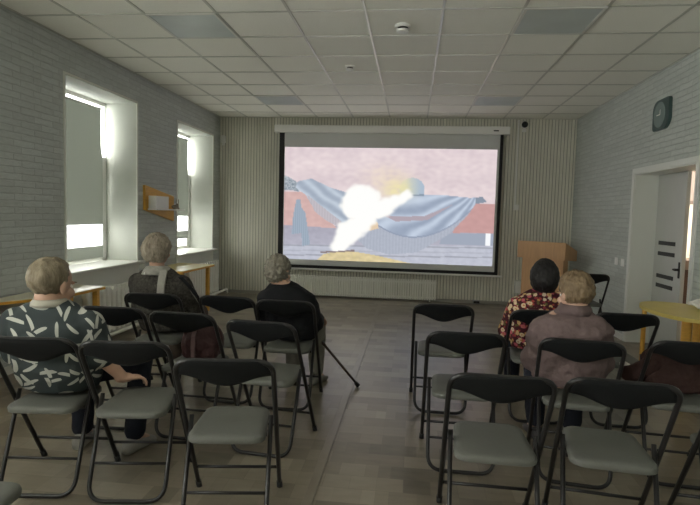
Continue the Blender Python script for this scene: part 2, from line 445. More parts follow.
g = MB(); g.tube([(XR + .25, 5.93, .92), (XR + .20, 5.93, .92)], .014, 10); g.tube([(XR + .202, 5.93, .92), (XR + .202, 5.96, .92)], .011, 10); g.box(XR + .24, XR + .251, 5.915, 5.945, .83, 1.0, .004)
D(g, 'door_handle', M['blackmetal'])
D(MB().box(XR + .25, XR + .30, DY1 - .02, DY1 - .01, 0, DZ), 'door_jamb', M['casing'])
# corridor beyond
g = MB(); g.box(XR + .31, 4.4, 4.4, 10.6, -.2, 0); struct(g.build('floor_corridor', M['brownlt']))
g = MB(); g.box(4.3, 4.4, 4.4, 10.6, 0, 2.6); g.box(XR + .31, 4.4, 10.5, 10.6, 0, 2.6); g.box(XR + .31, 4.4, 4.4, 4.5, 0, 2.6); struct(g.build('wall_corridor', M['corr']))
struct(MB().box(XR + .31, 4.4, 4.4, 10.6, 2.6, 2.7).build('ceiling_corridor', M['tile']))
g = empty('notice_board', (4.28, 9.1, 1.7), 0, 'dark brown board on the corridor wall, glimpsed past the door edge', 'board')
b_ = MB().box(-.02, .02, -.6, .6, 0, .55, .005).build('frame', M['brown'], g); MB().box(-.024, -.018, -.55, .55, .05, .5).build('panel', M['brownlt'], g)
g = empty('low_cabinet', (4.08, 9.1, 0), 0, 'brown low cabinet in the corridor, glimpsed past the door edge', 'cabinet')
MB().box(-.2, .2, -.7, .7, .05, .72, .006).build('body', M['brown'], g); MB().box(-.21, .21, -.72, .72, .72, .86, .004).build('top', M['brownlt'], g)

# ---------------------------------------------------------------- ceiling fittings
cl_names = ['unlit ceiling light panel nearer the left wall, in the front row', 'unlit ceiling light panel nearer the clock wall, in the front row',
            'unlit ceiling light panel above the left end of the projector screen', 'unlit ceiling light panel above the right end of the projector screen']
for (x, y), lb in zip(((-2.222, 4.268), (.778, 4.268), (-2.222, 7.268), (.778, 7.268)), cl_names):
    r = empty('ceiling_light', (x + .3, y + .3, H - .008), 0, lb, 'ceiling light', 'recessed ceiling light panels')
    g = MB()
    for s in (-1, 1): g.box(s * .288 - .012, s * .288 + .012, -.3, .3, -.004, .006); g.box(-.276, .276, s * .288 - .012, s * .288 + .012, -.004, .006)
    g.build('frame', M['grid'], r)
    MB().box(-.276, .276, -.276, .276, -.001, .007).build('diffuser', M['lightpanel'], r)
for (x, y), s, lb in (((-.136, 4.613), 1.25, 'white smoke detector on the ceiling with a dark sensing slot, nearer the camera'), ((-.724, 5.843), 1., 'smaller white round ceiling detector between the light panels and the screen')):
    r = empty('smoke_detector', (x, y, H - .001), 0, lb, 'smoke detector')
    MB().lathe([(.052 * s, 0), (.052 * s, -.014), (.048 * s, -.018 * s)]).build('base', M['white'], r, 'angle')
    MB().lathe([(.036 * s, -.016), (.036 * s, -.034 * s)]).build('sensing_slot', M['blackmetal'], r, 'angle')
    MB().lathe([(.044 * s, -.032 * s), (.040 * s, -.044 * s), (.02 * s, -.05 * s), (.004, -.051 * s)]).build('cap', M['white'], r, 'angle')

# ---------------------------------------------------------------- projector screen
SY = YB - .115
scr = empty('projector_screen', (-.42, SY, .45), 0, 'large pull-down projection screen on the end wall showing a flame over draped cloth', 'projector screen')
def S(mb, nm, m, sm=False, par=scr, loc=None):
    o = mb.build(nm, m, par, sm); o.location = -Vector(scr.location) if par is scr else (0, 0, 0); return o
S(MB().box(-2.32, 1.475, SY - .05, YB - .016, 2.72, 2.845, .012), 'case', M['white'])
S(MB().box(1.22, 1.30, SY - .052, SY - .048, 2.765, 2.785), 'case_badge', M['blackmetal'])
S(MB().box(-2.235, 1.385, SY - .003, SY + .003, .48, 2.72), 'border', mat('border_black', (.008, .008, .009), .7))
S(MB().box(-2.15, 1.335, SY - .005, SY - .002, .535, 2.72), 'screen_fabric', M['screen_cloth'])
S(MB().box(-2.25, 1.46, SY - .014, SY + .014, .452, .484, .006), 'bottom_bar', M['white'])

def lin(c): return tuple(((v / 255) / 12.92 if v / 255 <= .04045 else ((v / 255 + .055) / 1.055) ** 2.4) for v in c)
def inside(poly, x, y):
    r = False; j = len(poly) - 1
    for i in range(len(poly)):
        (xi, yi), (xj, yj) = poly[i], poly[j]
        if (yi > y) != (yj > y) and x < (xj - xi) * (y - yi) / (yj - yi) + xi: r = not r
        j = i
    return r
def mx(a, b, t): return tuple(p * (1 - t) + q * t for p, q in zip(a, b))
def picture(x, y):
    f1 = noise.noise(Vector((x * .012, y * .02, 1))); f2 = noise.noise(Vector((x * .05, y * .08, 5))); f3 = noise.noise(Vector((x * .11, y * .14, 8)))
    c = (226 + 10 * f1 + 9 * f2, 210 + 10 * f1 + 10 * f2, 213 + 8 * f1 + 8 * f2)
    if y > 272 + (x - 15) * .02: c = tuple(v + 7 * f2 + 4 * f3 for v in mx((172, 170, 184), (190, 190, 204), sst(272, 400, y)))
    if inside([(12, 163), (90, 165), (190, 285), (10, 272)], x, y): c = (212 + 9 * f2, 178 + 9 * f2, 174 + 8 * f2)
    if inside([(600, 204), (690, 204), (690, 302), (560, 300)], x, y): c = (200 + 6 * f2, 158 + 5 * f2, 156 + 5 * f2)
    if inside([(530, 302), (690, 302), (690, 345), (520, 338)], x, y): c = (162, 170, 186)
    if y > 338 + (x - 15) * .01: c = (192 + 8 * f2 + 5 * f3, 195 + 8 * f2 + 5 * f3, 208 + 7 * f2 + 5 * f3)
    for yl, dk in ((340, .86), (357, .94), (372, .86)):
        if abs(y - yl - (x - 15) * .016) < 2.4: c = tuple(v * dk for v in c)
    if 662 < x < 679 and 302 < y < 342: c = (248, 250, 253)
    if inside([(10, 108), (34, 118), (68, 140), (64, 165), (38, 158), (10, 158)], x, y):
        k = .5 + .5 * math.sin(x * .45 + f3 * 6) * math.sin(y * .4 + f2 * 4); c = mx((128, 140, 150), (198, 204, 212), k)
    def drape(ph, lo=(140, 152, 172), hi=(190, 203, 220)):
        w = .5 + .5 * math.sin(ph + 1.4 * f1); return tuple(v + 5 * f2 for v in mx(lo, hi, w ** 1.3))
    if inside([(60, 130), (105, 121), (165, 150), (232, 170), (255, 230), (205, 285), (160, 262), (120, 232), (88, 176), (52, 150)], x, y):
        c = drape((x * .60 - y * .80) * .20, (164, 175, 191), (194, 205, 218))
        if inside([(88, 172), (205, 262), (205, 285), (160, 262), (120, 232)], x, y): c = (192 + 5 * math.sin(x * .7), 186 + 5 * math.sin(x * .7), 193 + 5 * math.sin(x * .7))
    for tp in ([(56, 190), (70, 190), (78, 300), (42, 304), (46, 240)], [(72, 215), (86, 232), (104, 338), (78, 344), (72, 260)]):
        if inside(tp, x, y): c = (158 + 8 * math.sin(x * .9), 172 + 8 * math.sin(x * .9), 188 + 8 * math.sin(x * .9))
    if inside([(235, 300), (330, 240), (430, 172), (540, 176), (612, 184), (648, 180), (662, 198), (628, 204), (606, 240), (548, 306), (450, 366), (360, 372), (290, 352)], x, y):
        # swags: curved folds gathered towards the top right corner
        tt = math.atan2(y - 150, 640 - x); rr = math.hypot(x - 640, (y - 150) * 0.85)
        c = drape(tt * 26 + rr * .012, (156, 168, 188), (196, 208, 225))
        if inside([(335, 240), (380, 262), (480, 258), (560, 205), (470, 244), (390, 246)], x, y): c = (178, 166, 176)
        arc = y - (314 - ((x - 440) / 120.) ** 2 * 42)
        if arc > 0: c = tuple(v + 3.5 * math.sin(x * .62 + f1) + 4 * f3 for v in (176, 182, 196))
        if abs(arc) < 2.5: c = (150, 160, 180)
        if x > 628 and y < 206: c = (140, 150, 165)
    if ((x - 428) / 40.) ** 2 + ((y - 158) / 40.) ** 2 < 1 and y < 174: c = mx((212, 212, 196), (172, 189, 208), sst(390, 462, x))
    if abs(y - 175) < 3 and 404 < x < 468: c = (142, 156, 174)
    g_ = math.exp(-((x - 378) / 46.) ** 2 - ((y - 152) / 34.) ** 2); c = mx(c, (242, 232, 168), min(.75, g_ * (.75 + .5 * f2)))
    g_ = math.exp(-((x - 340) / 60.) ** 2 - ((y - 115) / 36.) ** 2); c = mx(c, (238, 220, 200), min(.5, g_ * (.6 + .6 * f2)))
    if inside([(125, 392), (150, 370), (205, 360), (250, 362), (330, 377), (440, 404), (300, 410)], x, y): c = (218 + 16 * f2 + 8 * f3, 202 + 14 * f2 + 8 * f3, 158 + 12 * f2)
    if inside([(138, 362), (250, 356), (250, 362), (140, 367)], x, y): c = (140, 126, 126)
    if inside([(285, 272), (322, 262), (326, 285), (296, 294)], x, y): c = (228, 205, 176)
    e = 7 * noise.noise(Vector((x * .05, y * .05, 9))) + 9 * noise.noise(Vector((x * .02, y * .02, 3)))
    d = min(math.hypot((x - 266), (y - 203) * 1.0) - 60 + e, math.hypot((x - 326) * .8, (y - 222) * 1.2) - 34 + e)
    def seg(ax, ay, bx, by, ra, rb):
        t_ = max(0, min(1, ((x - ax) * (bx - ax) + (y - ay) * (by - ay)) / ((bx - ax) ** 2 + (by - ay) ** 2)))
        return math.hypot(x - ax - (bx - ax) * t_, y - ay - (by - ay) * t_) - (ra + (rb - ra) * t_) + e
    d = min(d, seg(285, 250, 222, 300, 30, 32), seg(222, 300, 200, 345, 32, 22), seg(340, 215, 415, 178, 24, 10))
    if y > 360: d = 99
    c = mx((255, 254, 250), c, sst(-4, 12, d)) if d > -6 else (255, 255, 253)
    return c
NX, NY = 264, 150
x0, x1, z0, z1 = -2.14, 1.298, .628, 2.487
verts, faces, cols = [], [], []
for j in range(NY + 1):
    for i in range(NX + 1):
        u, v = i / NX, j / NY
        verts.append((x0 + (x1 - x0) * u, SY - .006, z1 + (z0 - z1) * v))
        px = 15 + 672 * u; top = 18 + 7 * u; bot = 385 + 27 * u
        cols.append((*lin(picture(px, top + (bot - top) * v)), 1))
for j in range(NY):
    for i in range(NX):
        a = j * (NX + 1) + i; faces.append((a, a + NX + 1, a + NX + 2, a + 1))
me = bpy.data.meshes.new('projected_picture'); me.from_pydata(verts, [], faces); me.update()
ca = me.color_attributes.new('picture', 'FLOAT_COLOR', 'POINT'); ca.data.foreach_set('color', [q for c in cols for q in c])
pm = bpy.data.materials.new('projected_picture'); pm.use_nodes = True; t = pm.node_tree; t.nodes.clear()
o_ = t.nodes.new('ShaderNodeOutputMaterial'); em = t.nodes.new('ShaderNodeEmission'); at_ = t.nodes.new('ShaderNodeAttribute'); at_.attribute_name = 'picture'
SCREEN_GAIN = .92
em.inputs[1].default_value = SCREEN_GAIN; t.links.new(at_.outputs['Color'], em.inputs[0]); t.links.new(em.outputs[0], o_.inputs[0]); me.materials.append(pm)
po = bpy.data.objects.new('projected_picture', me); COL.objects.link(po); po.parent = scr; po.location = -Vector(scr.location)
po['label'] = 'bright projected picture of a white flame and blue-grey drapery'

# ---------------------------------------------------------------- wall fittings
r = empty('motion_detector', (XL + .075, YB - .02, 2.56), 0, 'small white motion sensor high in the left corner of the end wall', 'sensor')
MB().box(-.04, .04, -.07, 0, -.01, .11, .012).build('body', M['white'], r); MB().sphere((.01, -.06, .04), (.022, .014, .03), 12, 8).build('lens', M['white'], r, True)
MB().box(-.02, .02, -.03, .0, -.05, 0).build('bracket', M['white'], r)
r = empty('wall_camera', (1.71, YB - .014, 2.89), 0, 'black dome camera high on the end wall right of the screen case', 'camera')
rx = Matrix.Rotation(PI / 2, 3, 'X')
MB().lathe([(.055, 0), (.055, .03), (.05, .045)], rot=rx).build('base', M['white'], r, 'angle'); MB().sphere((0, -.06, 0), .05, 20, 12).build('dome', M['darkglass'], r, True)
MB().box(-.03, .03, -.03, 0, -.11, -.06, .004).build('junction_box', M['white'], r)
r = empty('cord_trunking', (1.625, YB - .014, 1.6), 0, 'thin white vertical cable trunking with a small box at its lower end', 'trunking')
MB().box(-.012, .012, -.014, 0, 0, 1.37).build('channel', M['white'], r); MB().box(-.02, .06, -.035, 0, -.06, .03, .006).build('junction_box', M['white'], r)
r = empty('socket_box', (1.74, YB - .014, .20), 0, 'pale grey electrical box low on the end wall beside the lectern', 'electrical box')
MB().box(-.065, .065, -.07, 0, 0, .21, .006).build('body', M['grid'], r); MB().box(-.055, .055, -.074, -.07, .01, .2, .002).build('cover', M['white'], r)
r = empty('light_switch', (XR, 6.86, .915), 0, 'pair of white switches on the brick-patterned wall left of the doorway', 'switch')
for k, yy in enumerate((.1, -.1)):
    f = MB().box(-.012, 0, yy - .045, yy + .045, -.045, .045, .005).build('switch_plate', M['white'], r); MB().box(-.017, -.01, yy - .022, yy + .022, -.028, .028, .003).build('rocker', M['white'], f)
r = empty('floor_socket', (1.08, YB - .06, 0), 0, 'small dark socket block on the floor under the right end of the screen', 'socket')
MB().box(-.06, .06, -.03, .03, 0, .06, .008).build('body', M['grey'], r); MB().box(-.045, .045, -.034, -.028, .012, .048).build('face', M['blackmetal'], r)
# clock
r = empty('wall_clock', (XR, 5.945, 2.515), 0, 'dark teal wall clock with rounded corners high above the doorway', 'clock')
def clk(s):
    o = []
    for cx, cy, r_, a0 in ((.195, .155, .11, 0), (-.195, .155, .03, 90), (-.195, -.155, .12, 180), (.195, -.155, .04, 270)):
        x_, y_ = cx - math.copysign(r_, cx), cy - math.copysign(r_, cy)
        for k in range(9): a = math.radians(a0 + 90 * k / 8); o.append(((x_ * .88 + r_ * math.cos(a)) * s, (y_ + r_ * math.sin(a)) * s))
    return o
MB().prism(clk(1), (-.032, 0), 'x').build('case', M['clock'], r); MB().prism([(.02 + .125 * math.cos(2 * PI * k / 32), .13 * math.sin(2 * PI * k / 32)) for k in range(32)], (-.036, -.03), 'x').build('dial', M['clockface'], r)
g = MB(); g.box(-.040, -.036, -.004, .075, -.004, .004); g.build('minute_hand', M['white'], r)
MB().box(-.039, -.036, -.004, .004, -.004, .05).build('hour_hand', M['white'], r)

# corner shelf on the pier between the windows
r = empty('wall_shelf', (XL, 6.3, 1.39), 0, 'orange slanted wall board carrying a white box shelf, between the two windows', 'shelf')
MB().prism([(0, .0), (.80, -.145), (.80, .19), (0, .305)], (.0, .03), 'x').build('back_board', M['orange'], r)
MB().box(.03, .17, .06, .86, .0, .018, .003).build('shelf_plank', M['white'], r)
MB().box(.03, .135, .08, .42, .018, .178, .004).build('box', M['white'], r)
r = empty('figurine', (XL + .105, 6.98, 1.408), 0, 'small grey-brown animal figurine with upright ears on the wall shelf', 'figurine')
g = MB(); g.sphere((0, 0, .032), (.035, .085, .032), 16, 10); g.sphere((.0, .07, .055), (.024, .03, .026), 14, 10); g.sphere((0, -.085, .03), .016, 10, 8)
for s in (-1, 1): g.sphere((s * .022, .06, .0135), (.013, .03, .013), 10, 6)
remesh(g, 'body', M['figurine'], r, .006, 2)
for s in (-1, 1): MB().sphere((s * .012, .068 + s * .012, .105), (.006, .010, .035), 10, 8).build('ear', M['figurine'], r, True)

# ---------------------------------------------------------------- radiators, pipe
def radiator(n, pitch, h, loc, rz, label, z0=.1, gp=.40, dp=.045, groups='white ribbed radiators'):
    r = empty('radiator', loc, rz, label, 'radiator', groups); first = None
    for k in range(n):
        x = (k - (n - 1) / 2) * pitch
        if first is None:
            g = MB(); g.prism(rrect(-pitch * gp, pitch * gp, -dp, .0, min(.018, dp * .35, pitch * .25), 4), (z0, z0 + h)); g.box(-pitch * .5, pitch * .5, -dp * .8, -.006, z0 + .02, z0 + .05); g.box(-pitch * .5, pitch * .5, -dp * .8, -.006, z0 + h - .06, z0 + h - .03)
            first = g.build('section', M['rad'], r, 'angle'); first.location = (x, 0, 0)
        else:
            c = first.copy(); COL.objects.link(c); c.parent = r; c.location = (x, 0, 0)
    W = n * pitch / 2
    g = MB()
    for s in (-1, 1): g.box(s * (W - .1) - .01, s * (W - .1) + .01, -.03, .04, 0, z0 + .03)
    g.build('bracket', M['rad'], r)
radiator(13, .093, .48, (XL + .09, 5.50, 0), PI / 2, 'white ribbed radiator under the window nearer the camera', .09, .33, .06)
radiator(13, .093, .50, (XL + .09, 7.95, 0), PI / 2, 'white ribbed radiator under the window by the end wall', .09, .33, .06)
radiator(62, .0395, .33, (-.80, YB - .06, 0), 0, 'long low ribbed radiator under the projector screen', .03)
tag(MB().tube(fillet([(XL + .2, 4.3, .075), (XL + .2, 8.80, .075), (XL + .2, 8.80, .0)], .05), .02, 10).build('heating_pipe', M['rad'], None, True), 'white heating pipe running low along the window wall', 'pipe')

# ---------------------------------------------------------------- lectern
r = empty('lectern', (2.02, 8.30, 0), math.radians(-37), 'light brown wooden lectern standing in front of the end wall', 'lectern')
g = MB(); g.prism([(-.24, .83), (.20, .80), (.20, .95), (-.24, 1.08)], (-.36, .36), 'x'); g.build('top', M['lectern'], r)
MB().box(-.30, .30, -.17, -.145, .03, .83).build('front_panel', M['lectern'], r)
for q in (-1, 1): MB().box(q * .30 - .012, q * .30 + .012, -.17, .0, 0.0, .83).build('side_panel', M['lectern'], r)
MB().box(-.29, .29, -.145, .0, .40, .42).build('shelf', M['lectern'], r); MB().box(-.32, .32, -.19, .04, 0, .035, .004).build('plinth', M['lectern'], r)

# ---------------------------------------------------------------- tables
def table(name, loc, outline, ztop, topm, edgem, legs, label, cat='table', legr=.026, square=False, th=.028, rz=0):
    r = empty(name, loc, rz, label, cat)
    MB().prism(outline, (ztop - .006, ztop)).build('tabletop', topm, r)
    MB().prism(outline, (ztop - th, ztop - .006)).build('edge_band', edgem, r)
    for x, y, *lr in legs:
        g = MB(); legr_ = lr[0] if lr else legr
        if square: g.box(x - legr, x + legr, y - legr, y + legr, 0, ztop - th, .004)
        else: g.tube([(x, y, 0), (x, y, ztop - th)], legr_, 20)
        g.build('leg', M['orange'], r, 'angle')
    return r
table('table', (XL, 4.3, 0), [(.03, .52), (.03, -.75), (.10, -.62), (.39, -.12), (.42, .48)], .66, M['paletop'], M['orange'],
      [(.36, .42), (.33, -.02), (.08, .44), (.08, -.5)], 'pale-topped table with orange legs under the nearer window, beside the man in the leaf shirt', square=True, legr=.024)
table('table', (XL, 6.75, 0), [(.03, .52), (.03, -.48), (.52, -.46), (.56, .50)], .65, M['paletop2'], M['orange'],
      [(.49, .43), (.47, -.38), (.08, .44), (.08, -.4)], 'yellowish-topped table with orange legs below the wall shelf, beside the grey-haired woman', square=True, legr=.024)
# rounded yellow table by the doorway
out = []
for k in range(40):
    a = 2 * PI * k / 40; rr = 1 + .05 * math.cos(3 * a)
    out.append((.315 * rr * math.cos(a) * (1 if math.cos(a) > 0 else .98), .44 * rr * math.sin(a)))
table('table', (2.185, 4.50, 0), out, .72, M['yellow'], M['yellow'], [(-.05, -.12), (-.275, .10, .018), (.16, .14)], 'rounded yellow table beside the doorway with round orange legs', legr=.036)
bpy.context.view_layer.update()

# ---------------------------------------------------------------- folding chairs
def make_chair():
    r = empty('folding_chair', (0, 0, 0), 0, 'x', 'chair', 'black folding chairs with grey seats')
    W = .205; R = .0115
    pth = fillet([(-W, .215, .015), (-W, -.055, .46), (-W, -.25, .786), (W, -.25, .786), (W, -.055, .46), (W, .215, .015)], .075, 8)
    MB().tube(pth, R, 10).build('frame', M['blackmetal'], r, True)
    Wr = .181
    pth = fillet([(-Wr, -.035, .475), (-Wr, -.225, .012), (Wr, -.225, .012), (Wr, -.035, .475)], .085, 8)
    MB().tube(pth, .0105, 10).build('rear_legs', M['blackmetal'], r, True)
    MB().tube([(-W, .135, .147), (W, .135, .147)], .008, 8).build('brace', M['blackmetal'], r, True)
    MB().tube([(-Wr, -.160, .17), (Wr, -.160, .17)], .007, 8).build('brace', M['blackmetal'], r, True)
    for s in (-1, 1):
        MB().tube([(s * W, .224, 0.0), (s * W, .200, .04)], .0145, 10).build('foot_cap', M['rubber'], r, True)
    # seat: rounded trapezoid cushion on a thin pan
    def outl(k):
        o = []
        for x, y in rrect(-.172, .172, -.20, .19, .06, 6):
            f = 1 - .10 * (y + .20) / .39; o.append((x * f * k, -.005 + (y + .005) * k))
        return o
    g = MB(); g.loft([[(x, y, z) for x, y in outl(k)] for k, z in ((.93, .402), (.99, .408), (1., .420), (.985, .431), (.94, .438), (.8, .441))])
    g.build('seat', M['seat'], r, 'angle')
    MB().box(-.165, .165, -.06, -.03, .385, .404).build('seat_rail', M['blackmetal'], r)
    # back pad: follows the arch, lower edge dips in the middle, slightly curved
    nx = 28; tp = [];
    def prof(u):     # u -1..1 -> (x, ztop, zbot)
        x = u * .200; e = max(0, abs(x) - (.200 - .075)); zt = .794 - (.075 - math.sqrt(max(0, .075 ** 2 - e ** 2)) if e > 0 else 0)
        zb = .714 - .052 * (math.cos(u * PI) * .5 + .5) ** 1.1
        if zt < zb + .01: zt = zb + .01
        return x, zt, zb
    def yl(z, x): return -.25 + (.80 - z) * (.195 / .34) * 1.0 - .022 * (1 - (x / .2) ** 2)
    rings = []
    for k in range(nx + 1):
        x, zt, zb = prof(-1 + 2 * k / nx); ring = []; m_ = (zt + zb) / 2; hh = (zt - zb) / 2; n = 14
        edge = min(1., (1 - abs(-1 + 2 * k / nx)) * 9 + .45)
        for q in range(n):
            a = 2 * PI * q / n; ca_, sa = math.cos(a), math.sin(a)
            dz = hh * math.copysign(abs(ca_) ** .6, ca_); dy = .015 * edge * math.copysign(abs(sa) ** .6, sa)
            ring.append((x, yl(m_ + dz, x) + dy, m_ + dz))
        rings.append(ring)
    MB().loft(rings).build('backrest', M['black'], r, 'angle')
    return r
CH = {
 'A': (-1.79, 2.54, 7, 'folding chair on which the man in the leaf-print shirt sits'),
 'B': (-1.35, 2.56, 9, 'empty folding chair with the man\'s hand resting on its seat'),
 'C': (-.80, 2.37, 9, 'empty folding chair nearest the aisle in the closest row on the window side'),
 'D': (-1.86, 3.36, 3, 'empty folding chair directly in front of the man in the leaf-print shirt'),
 'E': (-1.88, 3.93, 3, 'folding chair on which the grey-haired woman with a shoulder strap sits'),
 'F': (-1.35, 3.29, -2, 'folding chair carrying a maroon bag on its seat'),
 'G': (-1.305, 3.95, -2, 'empty folding chair between the grey-haired woman and the man with the cane'),
 'H': (-.81, 3.16, -6, 'empty folding chair directly behind the man with the cane'),
 'I': (-.872, 3.89, 1, 'folding chair on which the man with the cane sits'),
 'J': (-1.46, 1.50, 2, 'folding chair of which only a grey seat corner shows at the bottom left'),
 'K': (.24, 4.03, 0, 'empty folding chair in the front row, first across the aisle'),
 'L': (.31, 3.14, 0, 'empty folding chair on the aisle, directly behind the empty front-row one'),
 'M': (.38, 2.38, -1, 'empty folding chair nearest the aisle in the closest right row'),
 'N': (.87, 2.40, -7, 'empty folding chair directly behind the person in the mauve jacket'),
 'O': (.93, 3.10, -8, 'folding chair on which the person in the mauve jacket sits'),
 'P': (.90, 3.97, 0, 'folding chair on which the woman in the floral blouse sits'),
 'Q': (2.07, 6.69, 0, 'lone empty folding chair far forward, between the lectern and the doorway'),
 'R': (1.46, 4.0, -2, 'empty folding chair in front of the yellow table, beside the floral blouse'),
 'S': (1.50, 3.18, -4, 'folding chair piled with a dark brown coat'),
 'T': (1.45, 2.43, -6, 'folding chair cut off by the right edge, behind the one with the coat'),
}
def cw(k, p):      # chair-local -> world
    x, y, a, _ = CH[k]; return Matrix.Translation((x, y, 0)) @ Matrix.Rotation(math.radians(a), 4, 'Z') @ Vector(p)
base = make_chair()
for i, (k, (x, y, a, lb)) in enumerate(CH.items()):
    if i == 0: base.location = (x, y, 0); base.rotation_euler = (0, 0, math.radians(a)); base['label'] = lb
    else: dup(base, (x, y, 0), math.radians(a), lb)

# ---------------------------------------------------------------- people
def ell(c, rx, ry, tilt=0., n=28, pw=2.3):
    """ring in a plane tipped about x; superellipse"""
    o = []
    for k in range(n):
        a = 2 * PI * k / n; ca_, sa = math.cos(a), math.sin(a)
        x = rx * math.copysign(abs(ca_) ** (2 / pw), ca_); y = ry * math.copysign(abs(sa) ** (2 / pw), sa)
        o.append((c[0] + x, c[1] + y * math.cos(tilt), c[2] + y * math.sin(tilt)))
    return o
def torso(mb, rings, grow=0.): return mb.loft([ell((xc, yc, z), rx + grow, ry + grow, tl) for xc, yc, z, rx, ry, tl in rings])
def hand(mb, wrist, d, nrm, side, curl=.5, s=1.):
    """palm, four bent fingers and a thumb; d = pointing direction, nrm = back of the hand"""
    d = Vector(d).normalized(); nrm = Vector(nrm); nrm = (nrm - d * nrm.dot(d)).normalized(); lat = d.cross(nrm) * side
    w = Vector(wrist); L = .088 * s
    R_ = Matrix((lat, d, nrm)).transposed()
    mb.sphere(w + d * L * .55, (.042 * s, L * .62, .016 * s), 18, 12, R_)
    mb.limb([w - d * .02, w + d * .025], [.027 * s, .026 * s])
    for k, (off, ln) in enumerate(((-.033, .070), (-.011, .080), (.011, .075), (.032, .060))):
        p = w + d * L * .95 + lat * off * s; ang = 0.; pts = [w + d * L * .5 + lat * off * .8 * s, p]
        for q, fr in enumerate((.45, .32, .23)):
            ang += curl * (.55 if q == 0 else .8)
            p = p + (d * math.cos(ang) - nrm * math.sin(ang)) * ln * fr * s; pts.append(p)
        mb.limb(pts, [.0100 * s, .0092 * s, .0086 * s, .0080 * s, .0070 * s], 10)
    p0 = w + d * .022 * s - lat * .026 * s; p1 = p0 + (d * .6 - lat * .72 - nrm * .25).normalized() * .042 * s; p2 = p1 + (d * .92 - lat * .2 - nrm * .3).normalized() * .034 * s
    mb.limb([w + d * .02, p0, p1, p2], [.016 * s, .014 * s, .0115 * s, .009 * s], 10)
def shoe(par, ank, d, m, parent):
    d = Vector(d).normalized(); a = Vector(ank); lat = Vector((d.y, -d.x, 0)); g = MB(); rings = []
    for t_, w, h, zb in ((-.085, .024, .05, .010), (-.06, .038, .085, .001), (0., .041, .095, 0), (.06, .046, .066, 0), (.11, .047, .05, 0), (.15, .036, .038, .002), (.172, .014, .022, .008)):
        c = Vector((a.x, a.y, 0)) + d * t_; ring = []
        for k in range(16):
            an = 2 * PI * k / 16; q = math.sin(an); ring.append(c + lat * w * math.cos(an) + Vector((0, 0, zb + (h - zb) * (.5 + .5 * math.copysign(abs(q) ** .7, q)))))
        rings.append(ring)
    g.loft(rings); o = g.build('shoe', m, parent, True); return o

